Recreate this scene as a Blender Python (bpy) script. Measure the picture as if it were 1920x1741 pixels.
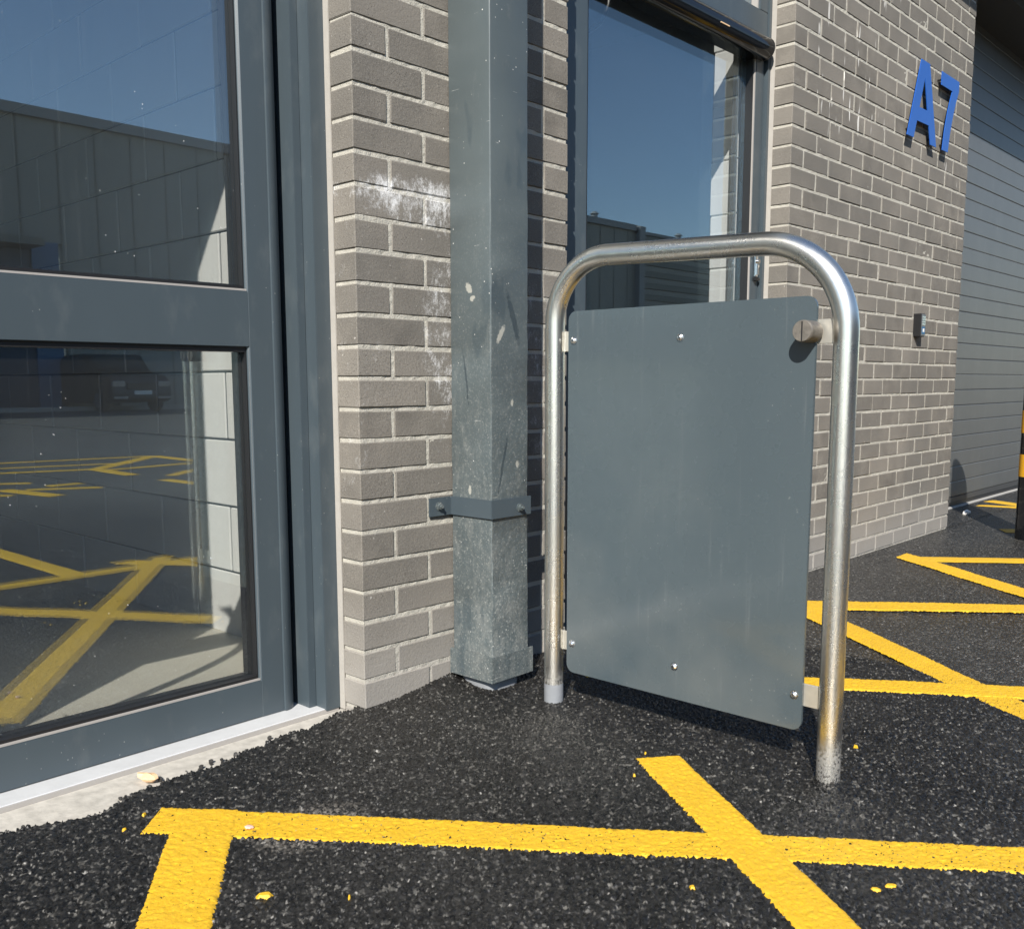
import bpy, bmesh, math, random
import numpy as np
from mathutils import Vector, Matrix
R = math.radians
random.seed(7)
rng = np.random.default_rng(11)
S = bpy.context.scene
for o in list(bpy.data.objects): bpy.data.objects.remove(o)

# ------------------------------------------------------------------ camera
cam = bpy.data.cameras.new('camera'); camo = bpy.data.objects.new('camera', cam)
S.collection.objects.link(camo); S.camera = camo
yaw, pitch, roll = R(46.99899617), R(7.42161588), R(0.13120206)
fw = Vector((math.sin(yaw)*math.cos(pitch), math.cos(yaw)*math.cos(pitch), -math.sin(pitch)))
rt = Vector((math.cos(yaw), -math.sin(yaw), 0)); dn = fw.cross(rt)
c_, s_ = math.cos(roll), math.sin(roll)
r2, d2 = c_*rt + s_*dn, -s_*rt + c_*dn
M4 = Matrix((r2, -d2, -fw)).transposed().to_4x4(); M4.translation = Vector((-1.45984, -1.84673, 0.74022))
camo.matrix_world = M4
cam.sensor_width = 36; cam.lens = 1809.76/1920*36
cam.shift_x = 9.6/1920; cam.shift_y = 81.3/1920
cam.clip_start = .02; cam.clip_end = 800

# ------------------------------------------------------------------ sky, sun, exposure
SR, SE = 1.56, R(36.5)                       # sun travels SR along +x for each 1 along +y
hz = math.hypot(SR, 1)
sd = Vector((SR/hz*math.cos(SE), 1/hz*math.cos(SE), -math.sin(SE)))
W = bpy.data.worlds.new('World'); S.world = W; W.use_nodes = True
nt = W.node_tree; nt.nodes.clear()
bg = nt.nodes.new('ShaderNodeBackground'); wo = nt.nodes.new('ShaderNodeOutputWorld')
sky = nt.nodes.new('ShaderNodeTexSky'); sky.sky_type = 'NISHITA'; sky.sun_disc = False
sky.sun_elevation = SE; sky.sun_rotation = math.atan2(-sd.x, -sd.y)
sky.altitude = 100; sky.air_density = 1.0; sky.dust_density = .1; sky.ozone_density = 2.3
nt.links.new(sky.outputs[0], bg.inputs[0]); bg.inputs[1].default_value = .096
nt.links.new(bg.outputs[0], wo.inputs[0])
sun = bpy.data.lights.new('sun', 'SUN'); sun.energy = 5.0; sun.angle = R(.5); sun.color = (1, .955, .88)
suno = bpy.data.objects.new('sun', sun); S.collection.objects.link(suno)
suno.rotation_euler = sd.to_track_quat('-Z', 'Y').to_euler(); suno.location = (-6, -5, 8)
S.view_settings.view_transform = 'Standard'; S.view_settings.look = 'None'
S.view_settings.exposure = .70; S.view_settings.gamma = 1; S.view_settings.use_curve_mapping = False
S.render.engine = 'CYCLES'
S.cycles.max_bounces = 10; S.cycles.transparent_max_bounces = 16; S.cycles.glossy_bounces = 6
S.cycles.caustics_reflective = False; S.cycles.caustics_refractive = False

# ------------------------------------------------------------------ node helpers
def mat(name):
    m = bpy.data.materials.new(name); m.use_nodes = True; t = m.node_tree; t.nodes.clear()
    out = t.nodes.new('ShaderNodeOutputMaterial'); b = t.nodes.new('ShaderNodeBsdfPrincipled')
    t.links.new(b.outputs[0], out.inputs[0]); return m, t, b, out
def N(t, k, **kw):
    n = t.nodes.new(k)
    for a, v in kw.items(): setattr(n, a, v)
    return n
def L(t, a, b): t.links.new(a, b)
def mathn(t, op, a, b=None, clamp=False):
    n = N(t, 'ShaderNodeMath', operation=op); n.use_clamp = clamp
    for i, v in ((0, a), (1, b)):
        if v is None: continue
        if isinstance(v, (int, float)): n.inputs[i].default_value = v
        else: L(t, v, n.inputs[i])
    return n.outputs[0]
def mixc(t, f, a, b):
    n = N(t, 'ShaderNodeMix', data_type='RGBA')
    for i, v in ((0, f), (6, a), (7, b)):
        if isinstance(v, (int, float)): n.inputs[i].default_value = v
        elif isinstance(v, tuple): n.inputs[i].default_value = (*v, 1)
        else: L(t, v, n.inputs[i])
    return n.outputs[2]
def pos(t, scale=(1, 1, 1)):
    g = N(t, 'ShaderNodeNewGeometry'); m = N(t, 'ShaderNodeVectorMath', operation='MULTIPLY')
    L(t, g.outputs['Position'], m.inputs[0]); m.inputs[1].default_value = scale; return m.outputs[0]
def noise(t, vec, scale, detail=3, rough=.5):
    n = N(t, 'ShaderNodeTexNoise'); L(t, vec, n.inputs['Vector']); n.inputs['Scale'].default_value = scale
    n.inputs['Detail'].default_value = detail; n.inputs['Roughness'].default_value = rough; return n.outputs['Fac']
def ramp(t, f, a, b):                     # 0 at a, 1 at b
    n = N(t, 'ShaderNodeMapRange'); n.clamp = True; L(t, f, n.inputs[0])
    n.inputs[1].default_value = a; n.inputs[2].default_value = b; return n.outputs[0]
def sramp(t, f, a, b):
    n = N(t, 'ShaderNodeMapRange', interpolation_type='SMOOTHSTEP'); n.clamp = True; L(t, f, n.inputs[0])
    n.inputs[1].default_value = a; n.inputs[2].default_value = b; return n.outputs[0]
def bump(t, b, h, strength, dist):
    n = N(t, 'ShaderNodeBump'); n.inputs['Strength'].default_value = strength; n.inputs['Distance'].default_value = dist
    L(t, h, n.inputs['Height']); L(t, n.outputs[0], b.inputs['Normal']); return n
def xyz(t, vec=None):
    s = N(t, 'ShaderNodeSeparateXYZ'); L(t, vec or pos(t), s.inputs[0]); return s.outputs
def blob(t, o, cx, cz, rx, rz):           # soft ellipse 1 in the middle, 0 outside
    a = mathn(t, 'DIVIDE', mathn(t, 'SUBTRACT', o[0], cx), rx); b = mathn(t, 'DIVIDE', mathn(t, 'SUBTRACT', o[2], cz), rz)
    d = mathn(t, 'ADD', mathn(t, 'MULTIPLY', a, a), mathn(t, 'MULTIPLY', b, b)); return sramp(t, d, 1.0, 0.15)
def vor(t, vec, scale, feature='F1', rnd=1):
    v = N(t, 'ShaderNodeTexVoronoi', feature=feature); L(t, vec, v.inputs['Vector'])
    v.inputs['Scale'].default_value = scale; v.inputs['Randomness'].default_value = rnd; return v

# ------------------------------------------------------------------ materials
def simple(name, col, rough=.5, metal=0, spec=.5, ns=0, nb=0, var=.0, vs=6):
    m, t, b, o = mat(name); p = pos(t)
    b.inputs['Roughness'].default_value = rough; b.inputs['Metallic'].default_value = metal
    b.inputs['Specular IOR Level'].default_value = spec
    if var:
        n = noise(t, p, vs, 4); L(t, mixc(t, n, tuple(c*(1-var) for c in col), tuple(min(1, c*(1+var)) for c in col)), b.inputs['Base Color'])
    else: b.inputs['Base Color'].default_value = (*col, 1)
    if nb: bump(t, b, noise(t, p, ns, 3), nb, .001)
    return m

def bloom(t, p, q):
    e1 = blob(t, q, .22, 1.185, .32, .085); e2 = blob(t, q, .28, .86, .10, .40); e3 = blob(t, q, .66, .80, .14, .42); e4 = blob(t, q, .02, .75, .09, .75)
    e = mathn(t, 'MAXIMUM', mathn(t, 'MAXIMUM', e1, mathn(t, 'MULTIPLY', e2, .78)), mathn(t, 'MAXIMUM', mathn(t, 'MULTIPLY', e3, .62), mathn(t, 'MULTIPLY', e4, .45)))
    wob = mathn(t, 'MULTIPLY', mathn(t, 'SUBTRACT', noise(t, p, 7, 3), .5), .9)
    e = mathn(t, 'MULTIPLY', e, mathn(t, 'ADD', .75, wob), clamp=True)
    en = noise(t, pos(t, (1, 1, .7)), 22, 9, .9)
    return mathn(t, 'MULTIPLY', mathn(t, 'MULTIPLY', sramp(t, mathn(t, 'ADD', en, mathn(t, 'MULTIPLY', e, .27)), .64, .84), sramp(t, e, .05, .45)), .92)

def brick_material():
    m, t, b, o = mat('brick'); p = pos(t); q = xyz(t, p)
    oi = N(t, 'ShaderNodeObjectInfo'); rnd = oi.outputs['Random']
    c = mixc(t, rnd, (.108, .099, .087), (.240, .217, .188))
    big = noise(t, p, 11, 4); c = mixc(t, ramp(t, big, .3, .75), c, (.234, .213, .184))
    wv = noise(t, p, 2.3, 2); c = mixc(t, ramp(t, wv, .35, .7), c, (.150, .140, .125))
    fine = noise(t, p, 300, 4, .8); c = mixc(t, mathn(t, 'MULTIPLY', ramp(t, fine, .56, .76), .8), c, (.42, .39, .35))
    c = mixc(t, ramp(t, fine, .44, .28), c, (.055, .05, .045))
    pits = vor(t, p, 150); c = mixc(t, mathn(t, 'MULTIPLY', ramp(t, pits.outputs['Distance'], .22, .1), ramp(t, big, .45, .6)), c, (.05, .045, .04))
    # lime bloom by the downpipe guard, pale splashes, dust along the ground
    c = mixc(t, bloom(t, p, q), c, (.74, .74, .74))
    sn = noise(t, pos(t, (15, 15, 2.6)), 2.0, 2, .5)
    reg = mathn(t, 'MAXIMUM', blob(t, q, 2.62, 1.98, .62, .42), mathn(t, 'MAXIMUM', mathn(t, 'MULTIPLY', blob(t, q, 3.85, 1.80, .3, .3), .9), mathn(t, 'MULTIPLY', blob(t, q, 2.9, 2.55, .9, .3), .8)))
    sm = mathn(t, 'MULTIPLY', sramp(t, mathn(t, 'ADD', sn, mathn(t, 'MULTIPLY', reg, .13)), .755, .80), reg)
    c = mixc(t, mathn(t, 'MULTIPLY', sm, .85), c, (.72, .70, .66))
    sp = noise(t, p, 60, 2, .5); c = mixc(t, mathn(t, 'MULTIPLY', ramp(t, sp, .735, .76), .5), c, (.62, .59, .54))
    dz = sramp(t, mathn(t, 'ADD', q[2], mathn(t, 'MULTIPLY', big, .22)), .34, .05)
    c = mixc(t, mathn(t, 'MULTIPLY', dz, .55), c, (.34, .32, .295))
    L(t, c, b.inputs['Base Color']); b.inputs['Roughness'].default_value = .92; b.inputs['Specular IOR Level'].default_value = .2
    h = mathn(t, 'ADD', mathn(t, 'MULTIPLY', fine, .55), mathn(t, 'MULTIPLY', noise(t, p, 120, 3), .6))
    bump(t, b, h, .7, .0022); return m

def mortar_material():
    m, t, b, o = mat('mortar'); p = pos(t); q = xyz(t, p)
    c = mixc(t, noise(t, p, 16, 4), (.38, .362, .312), (.50, .475, .415))
    c = mixc(t, ramp(t, noise(t, p, 300, 3), .35, .2), c, (.2, .18, .16))
    c = mixc(t, bloom(t, p, q), c, (.72, .72, .72))
    dz = sramp(t, q[2], .12, -.02); c = mixc(t, mathn(t, 'MULTIPLY', dz, .5), c, (.36, .34, .31))
    L(t, c, b.inputs['Base Color']); b.inputs['Roughness'].default_value = .95; b.inputs['Specular IOR Level'].default_value = .15
    h = mathn(t, 'ADD', noise(t, p, 260, 3, .7), mathn(t, 'MULTIPLY', noise(t, p, 45, 3), 1.6)); bump(t, b, h, .8, .003); return m

def frame_material(name='grey_frame', base=(.054, .071, .083), rough=.36, dust=.5):
    m, t, b, o = mat(name); p = pos(t)
    n = noise(t, pos(t, (3, 3, .6)), 3, 3); c = mixc(t, n, tuple(x*.9 for x in base), tuple(x*1.12 for x in base))
    sp = vor(t, p, 60); k = noise(t, p, 9, 2)
    spk = mathn(t, 'MULTIPLY', ramp(t, sp.outputs['Distance'], .085, .045), ramp(t, k, .52, .62))
    c = mixc(t, mathn(t, 'MULTIPLY', spk, dust), c, (.6, .6, .56))
    haze = ramp(t, noise(t, pos(t, (1, 1, .5)), 14, 5, .6), .55, .85); c = mixc(t, mathn(t, 'MULTIPLY', haze, .18*dust*2), c, (.26, .27, .26))
    L(t, c, b.inputs['Base Color']); b.inputs['Roughness'].default_value = rough
    bump(t, b, noise(t, p, 500, 2), .12, .0006); return m

def panel_material():
    m, t, b, o = mat('panel_laminate'); p = pos(t); q = xyz(t, p)
    c = mixc(t, noise(t, p, 2, 2), (.060, .079, .090), (.068, .089, .100))
    sp = vor(t, p, 75); k = noise(t, p, 7, 2)
    low = ramp(t, q[2], .75, .05)
    spk = mathn(t, 'MULTIPLY', ramp(t, sp.outputs['Distance'], .09, .05), ramp(t, mathn(t, 'ADD', k, mathn(t, 'MULTIPLY', low, .12)), .56, .66))
    c = mixc(t, mathn(t, 'MULTIPLY', spk, .55), c, (.5, .5, .47))
    run = noise(t, pos(t, (1, 60, 2.0)), 1.6, 3, .6); rm = mathn(t, 'MULTIPLY', ramp(t, run, .62, .8), .10)
    c = mixc(t, rm, c, (.5, .5, .48))
    film = mathn(t, 'MULTIPLY', ramp(t, noise(t, p, 3.5, 3), .45, .75), mathn(t, 'MULTIPLY', low, .16)); c = mixc(t, film, c, (.33, .32, .28))
    L(t, c, b.inputs['Base Color']); b.inputs['Roughness'].default_value = .30
    L(t, mathn(t, 'ADD', mathn(t, 'MULTIPLY', noise(t, p, 20, 3), .10), .22), b.inputs['Roughness'])
    b.inputs['Coat Weight'].default_value = .6; b.inputs['Coat Roughness'].default_value = .10
    bump(t, b, noise(t, p, 700, 2), .05, .0005); return m

def guard_material():
    m, t, b, o = mat('scuffed_steel'); p = pos(t); q = xyz(t, p)
    c = mixc(t, noise(t, p, 5, 3), (.064, .080, .085), (.094, .112, .115))
    low = ramp(t, q[2], 1.3, -.05)
    d1 = noise(t, pos(t, (1, 1, .45)), 26, 9, .82)
    dm = sramp(t, mathn(t, 'ADD', d1, mathn(t, 'MULTIPLY', low, .16)), .56, .86); c = mixc(t, mathn(t, 'MULTIPLY', dm, .5), c, (.27, .27, .25))
    d2_ = noise(t, p, 170, 4, .8); gr = mathn(t, 'MULTIPLY', ramp(t, d2_, .55, .70), mathn(t, 'MULTIPLY', low, .8)); c = mixc(t, gr, c, (.42, .42, .39))
    dk = noise(t, pos(t, (1, 1, .4)), 10, 3, .5); c = mixc(t, mathn(t, 'MULTIPLY', sramp(t, dk, .60, .66), .5), c, (.045, .062, .072))
    sc = noise(t, pos(t, (1, 1, 9)), 14, 3, .5); c = mixc(t, mathn(t, 'MULTIPLY', ramp(t, sc, .72, .75), .45), c, (.5, .5, .48))
    sp = vor(t, p, 55); c = mixc(t, mathn(t, 'MULTIPLY', ramp(t, sp.outputs['Distance'], .10, .05), ramp(t, noise(t, p, 8, 2), .5, .6)), c, (.72, .70, .66))
    def mark(x, y, z, rx, rz, lean):
        u = mathn(t, 'ADD', mathn(t, 'SUBTRACT', mathn(t, 'ADD', q[0], q[1]), x+y), mathn(t, 'MULTIPLY', mathn(t, 'SUBTRACT', q[2], z), lean))
        a = mathn(t, 'DIVIDE', u, rx); k = mathn(t, 'DIVIDE', mathn(t, 'SUBTRACT', q[2], z), rz)
        d = mathn(t, 'ADD', mathn(t, 'MULTIPLY', a, a), mathn(t, 'MULTIPLY', k, k)); d = mathn(t, 'ADD', d, mathn(t, 'MULTIPLY', mathn(t, 'SUBTRACT', noise(t, p, 120, 3), .5), 1.6))
        face = mathn(t, 'LESS_THAN', q[1], -.1470) if y < -.149 else mathn(t, 'GREATER_THAN', q[1], -.1470)
        return mathn(t, 'MULTIPLY', ramp(t, d, .9, .5), face)
    for x, y, z, rx, rz, ln in ((.338, -.150, .860, .010, .026, -.5), (.3025, -.075, .976, .012, .016, -.3), (.3025, -.086, .950, .010, .008, .4), (.380, -.150, .688, .006, .010, 0), (.3025, -.070, .462, .006, .014, 0), (.400, -.150, .527, .007, .011, 0)):
        c = mixc(t, mathn(t, 'MULTIPLY', mark(x, y, z, rx, rz, ln), .7), c, (.42, .41, .36))
    for x, y, z, rx, rz, ln in ((.385, -.150, .90, .012, .075, .35), (.345, -.150, .53, .005, .085, -.25), (.3025, -.060, .75, .004, .075, -.15)):
        c = mixc(t, mathn(t, 'MULTIPLY', mark(x, y, z, rx, rz, ln), .75), c, (.030, .042, .050))
    L(t, c, b.inputs['Base Color'])
    L(t, mathn(t, 'ADD', mathn(t, 'MULTIPLY', d1, .5), .14), b.inputs['Roughness'])
    h = mathn(t, 'ADD', mathn(t, 'MULTIPLY', noise(t, p, 60, 4), mathn(t, 'ADD', mathn(t, 'MULTIPLY', low, 1.0), .1)), noise(t, p, 6, 2)); bump(t, b, h, .45, .0045); return m

def steel_material():
    m, t, b, o = mat('brushed_stainless'); p = pos(t); q = xyz(t, p)
    n1 = noise(t, pos(t, (1, 1, 1)), 18, 5, .65)
    c = mixc(t, ramp(t, n1, .3, .8), (.86, .84, .79), (.72, .69, .62))
    b.inputs['Metallic'].default_value = 1.0
    dirt = mathn(t, 'MULTIPLY', sramp(t, q[2], .03, -.07), ramp(t, noise(t, p, 150, 4, .75), .42, .56))
    c = mixc(t, dirt, c, (.05, .045, .04)); L(t, c, b.inputs['Base Color'])
    L(t, mathn(t, 'SUBTRACT', 1.0, mathn(t, 'MULTIPLY', dirt, .9)), b.inputs['Metallic'])
    L(t, mathn(t, 'ADD', mathn(t, 'MULTIPLY', n1, .16), mathn(t, 'ADD', .20, mathn(t, 'MULTIPLY', dirt, .4))), b.inputs['Roughness'])
    b.inputs['Anisotropic'].default_value = .3
    bump(t, b, noise(t, p, 260, 3), .05, .0005); return m

def asphalt_material(geo):
    m, t, b, o = mat('asphalt_stones' if geo else 'asphalt'); p = pos(t); q = xyz(t, p)
    if geo:
        a = N(t, 'ShaderNodeAttribute'); a.attribute_name = 'cell'; r = a.outputs['Fac']
    else:
        v = vor(t, p, 175); sx = N(t, 'ShaderNodeSeparateColor'); L(t, v.outputs['Color'], sx.inputs[0]); r = sx.outputs[0]
    c = mixc(t, r, (.004, .0038, .0036), (.023, .0218, .0200))
    c = mixc(t, ramp(t, r, .74, 1.0), c, (.13, .124, .112))  # pale stones; sun glints are put into their colour as well
    c = mixc(t, mathn(t, 'MULTIPLY', ramp(t, r, .985, .992), .8), c, (.30, .29, .27))
    dust = mathn(t, 'MULTIPLY', ramp(t, noise(t, p, 1.5, 5, .6), .42, .68), ramp(t, noise(t, p, 200, 3), .40, .66))
    c = mixc(t, mathn(t, 'MULTIPLY', dust, .26), c, (.12, .115, .108))
    old = mathn(t, 'MULTIPLY', sramp(t, mathn(t, 'ADD', q[1], mathn(t, 'MULTIPLY', noise(t, p, .9, 3), 1.2)), -2.2, -4.5), .75)
    c = mixc(t, old, c, mixc(t, noise(t, pos(t, (.3, 1, 1)), .8, 4), (.085, .084, .078), (.15, .148, .138)))
    # pale scuff by the first line crossing
    a1 = mathn(t, 'SUBTRACT', q[0], -.47); b1 = mathn(t, 'SUBTRACT', q[1], -.43)
    rr = mathn(t, 'ADD', mathn(t, 'MULTIPLY', mathn(t, 'MULTIPLY', a1, a1), 60), mathn(t, 'MULTIPLY', mathn(t, 'MULTIPLY', b1, b1), 110))
    c = mixc(t, mathn(t, 'MULTIPLY', ramp(t, rr, 1.0, .1), mathn(t, 'MULTIPLY', ramp(t, noise(t, p, 110, 3), .46, .62), .5)), c, (.42, .38, .33))
    L(t, c, b.inputs['Base Color']); L(t, mathn(t, 'ADD', mathn(t, 'MULTIPLY', r, .22), .24), b.inputs['Roughness'])
    b.inputs['Specular IOR Level'].default_value = .55
    if geo: bump(t, b, noise(t, p, 500, 3, .7), .7, .0012)
    else:
        h = mathn(t, 'ADD', mathn(t, 'MULTIPLY', v.outputs['Distance'], -1.0), mathn(t, 'MULTIPLY', r, .55))
        h = mathn(t, 'ADD', h, mathn(t, 'MULTIPLY', noise(t, p, 500, 3, .7), .3)); bump(t, b, h, .9, .0055)
    return m

def paint_material():
    m, t, b, o = mat('yellow_line_paint'); p = pos(t)
    n = noise(t, pos(t, (1, 1, 1)), 26, 5, .6); c = mixc(t, n, (.63, .365, .016), (.74, .455, .028))
    c = mixc(t, mathn(t, 'MULTIPLY', ramp(t, noise(t, p, 230, 4, .8), .46, .26), .8), c, (.30, .16, .012))
    c = mixc(t, mathn(t, 'MULTIPLY', ramp(t, noise(t, p, 5, 4), .56, .8), .25), c, (.60, .30, .03))
    L(t, c, b.inputs['Base Color']); b.inputs['Roughness'].default_value = .42
    h = mathn(t, 'ADD', noise(t, p, 210, 4, .7), mathn(t, 'MULTIPLY', noise(t, p, 60, 3), .6)); bump(t, b, h, .7, .0026); return m

def glass_material(name, tint, f0, dirt):
    m = bpy.data.materials.new(name); m.use_nodes = True; t = m.node_tree; t.nodes.clear()
    out = N(t, 'ShaderNodeOutputMaterial'); g = N(t, 'ShaderNodeNewGeometry')
    d = N(t, 'ShaderNodeVectorMath', operation='DOT_PRODUCT'); L(t, g.outputs['Normal'], d.inputs[0]); L(t, g.outputs['Incoming'], d.inputs[1])
    ca = mathn(t, 'ABSOLUTE', d.outputs['Value']); k = mathn(t, 'POWER', mathn(t, 'SUBTRACT', 1.0, ca), 5.0)
    f = mathn(t, 'ADD', mathn(t, 'MULTIPLY', k, 1-f0), f0)
    tr = N(t, 'ShaderNodeBsdfTransparent'); tr.inputs[0].default_value = (*tint, 1)
    gl = N(t, 'ShaderNodeBsdfGlossy'); gl.inputs['Roughness'].default_value = 0; gl.inputs[0].default_value = (.82, .95, 1, 1)
    mx = N(t, 'ShaderNodeMixShader'); L(t, f, mx.inputs[0]); L(t, tr.outputs[0], mx.inputs[1]); L(t, gl.outputs[0], mx.inputs[2])
    # dried drops and faint runs on the outer face
    p = pos(t); v = vor(t, p, 34); kk = noise(t, p, 5, 2)
    spk = mathn(t, 'MULTIPLY', ramp(t, v.outputs['Distance'], .062, .045), ramp(t, kk, .5, .58))
    run = noise(t, pos(t, (55, 1, 1.1)), 1.8, 3, .6); rm = mathn(t, 'MULTIPLY', ramp(t, run, .60, .85), .035)
    film = mathn(t, 'MULTIPLY', noise(t, p, 1.6, 3), .03)
    df = N(t, 'ShaderNodeBsdfDiffuse'); df.inputs[0].default_value = (.7, .71, .70, 1)
    m2 = N(t, 'ShaderNodeMixShader'); fac = mathn(t, 'MULTIPLY', mathn(t, 'ADD', mathn(t, 'ADD', mathn(t, 'MULTIPLY', spk, .6), rm), film), dirt, clamp=True)
    L(t, fac, m2.inputs[0]); L(t, mx.outputs[0], m2.inputs[1]); L(t, df.outputs[0], m2.inputs[2]); L(t, m2.outputs[0], out.inputs[0])
    return m

M = dict(brick=brick_material(), mortar=mortar_material(), frame=frame_material(), panel=panel_material(), guard=guard_material(),
    steel=steel_material(), stones=asphalt_material(True), asphalt=asphalt_material(False), paint=paint_material(),
    glass=glass_material('door_glass', (.975, .98, .975), .21, .8), glass2=glass_material('entrance_glass', (.96, .97, .975), .19, .3),
    sealant=simple('sealant', (.38, .355, .32), .6, var=.12, vs=30, ns=90, nb=.4),
    rubber=simple('rubber_gasket', (.012, .012, .013), .45), bead=simple('glazing_bead', (.34, .32, .30), .4, var=.1),
    spacer=simple('spacer_bar', (.20, .21, .22), .35, metal=.6),
    alu=simple('threshold_aluminium', (.72, .72, .72), .5, metal=.35, var=.12, vs=18, ns=120, nb=.3),
    concrete=simple('concrete', (.44, .415, .37), .9, spec=.2, var=.42, vs=34, ns=110, nb=1.0),
    blue=simple('blue_sign_enamel', (.012, .085, .36), .34), bluedge=simple('blue_sign_edge', (.010, .06, .25), .4),
    black=simple('black_plastic', (.012, .012, .013), .38), gloss=simple('black_gloss', (.006, .007, .009), .10),
    slat=frame_material('roller_slat', (.094, .096, .094), .38, .35), dark=simple('dark_bottom_rail', (.05, .05, .05), .5),
    blockw=simple('painted_block', (.80, .80, .77), .8, spec=.2, var=.05, vs=9, ns=220, nb=.5), jointw=simple('painted_joint', (.66, .66, .64), .9),
    floor=simple('screed_floor', (.62, .59, .50), .6, var=.10, vs=4, ns=60, nb=.1), roomw=simple('room_wall', (.13, .135, .14), .9),
    chrome=simple('chrome', (.8, .8, .8), .14, metal=1), buffer=simple('worn_door_stop', (.20, .18, .155), .5, metal=.5, var=.55, vs=90, ns=180, nb=.5),
    zinc=simple('pale_tab', (.62, .59, .52), .42, metal=.7, var=.15, vs=60), tape=simple('grey_wrap', (.22, .23, .245), .5, var=.15, vs=50),
    clad=simple('cladding', (.25, .255, .232), .55, var=.08, vs=.6), clad2=simple('cladding_dark', (.13, .14, .125), .5), trim=simple('roof_trim', (.22, .24, .25), .5),
    navy=simple('navy_door', (.018, .045, .085), .45), azure=simple('blue_jamb', (.03, .12, .24), .5), kerb=simple('kerb', (.36, .35, .33), .85, var=.1),
    carp=simple('car_paint', (.012, .013, .014), .12), carg=simple('car_glass', (.02, .03, .035), .05), tyre=simple('tyre', (.015, .015, .015), .8),
    plate=simple('plate', (.75, .75, .72), .5), white=simple('white_scrap', (.78, .76, .72), .6), peach=simple('peach_scrap', (.72, .48, .28), .7, var=.2, vs=60, ns=120, nb=.5),
    pink=simple('pink_chip', (.68, .42, .34), .7), yband=simple('yellow_band', (.72, .36, .012), .35), lamp=simple('lamp_glass', (.25, .25, .25), .08))

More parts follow.
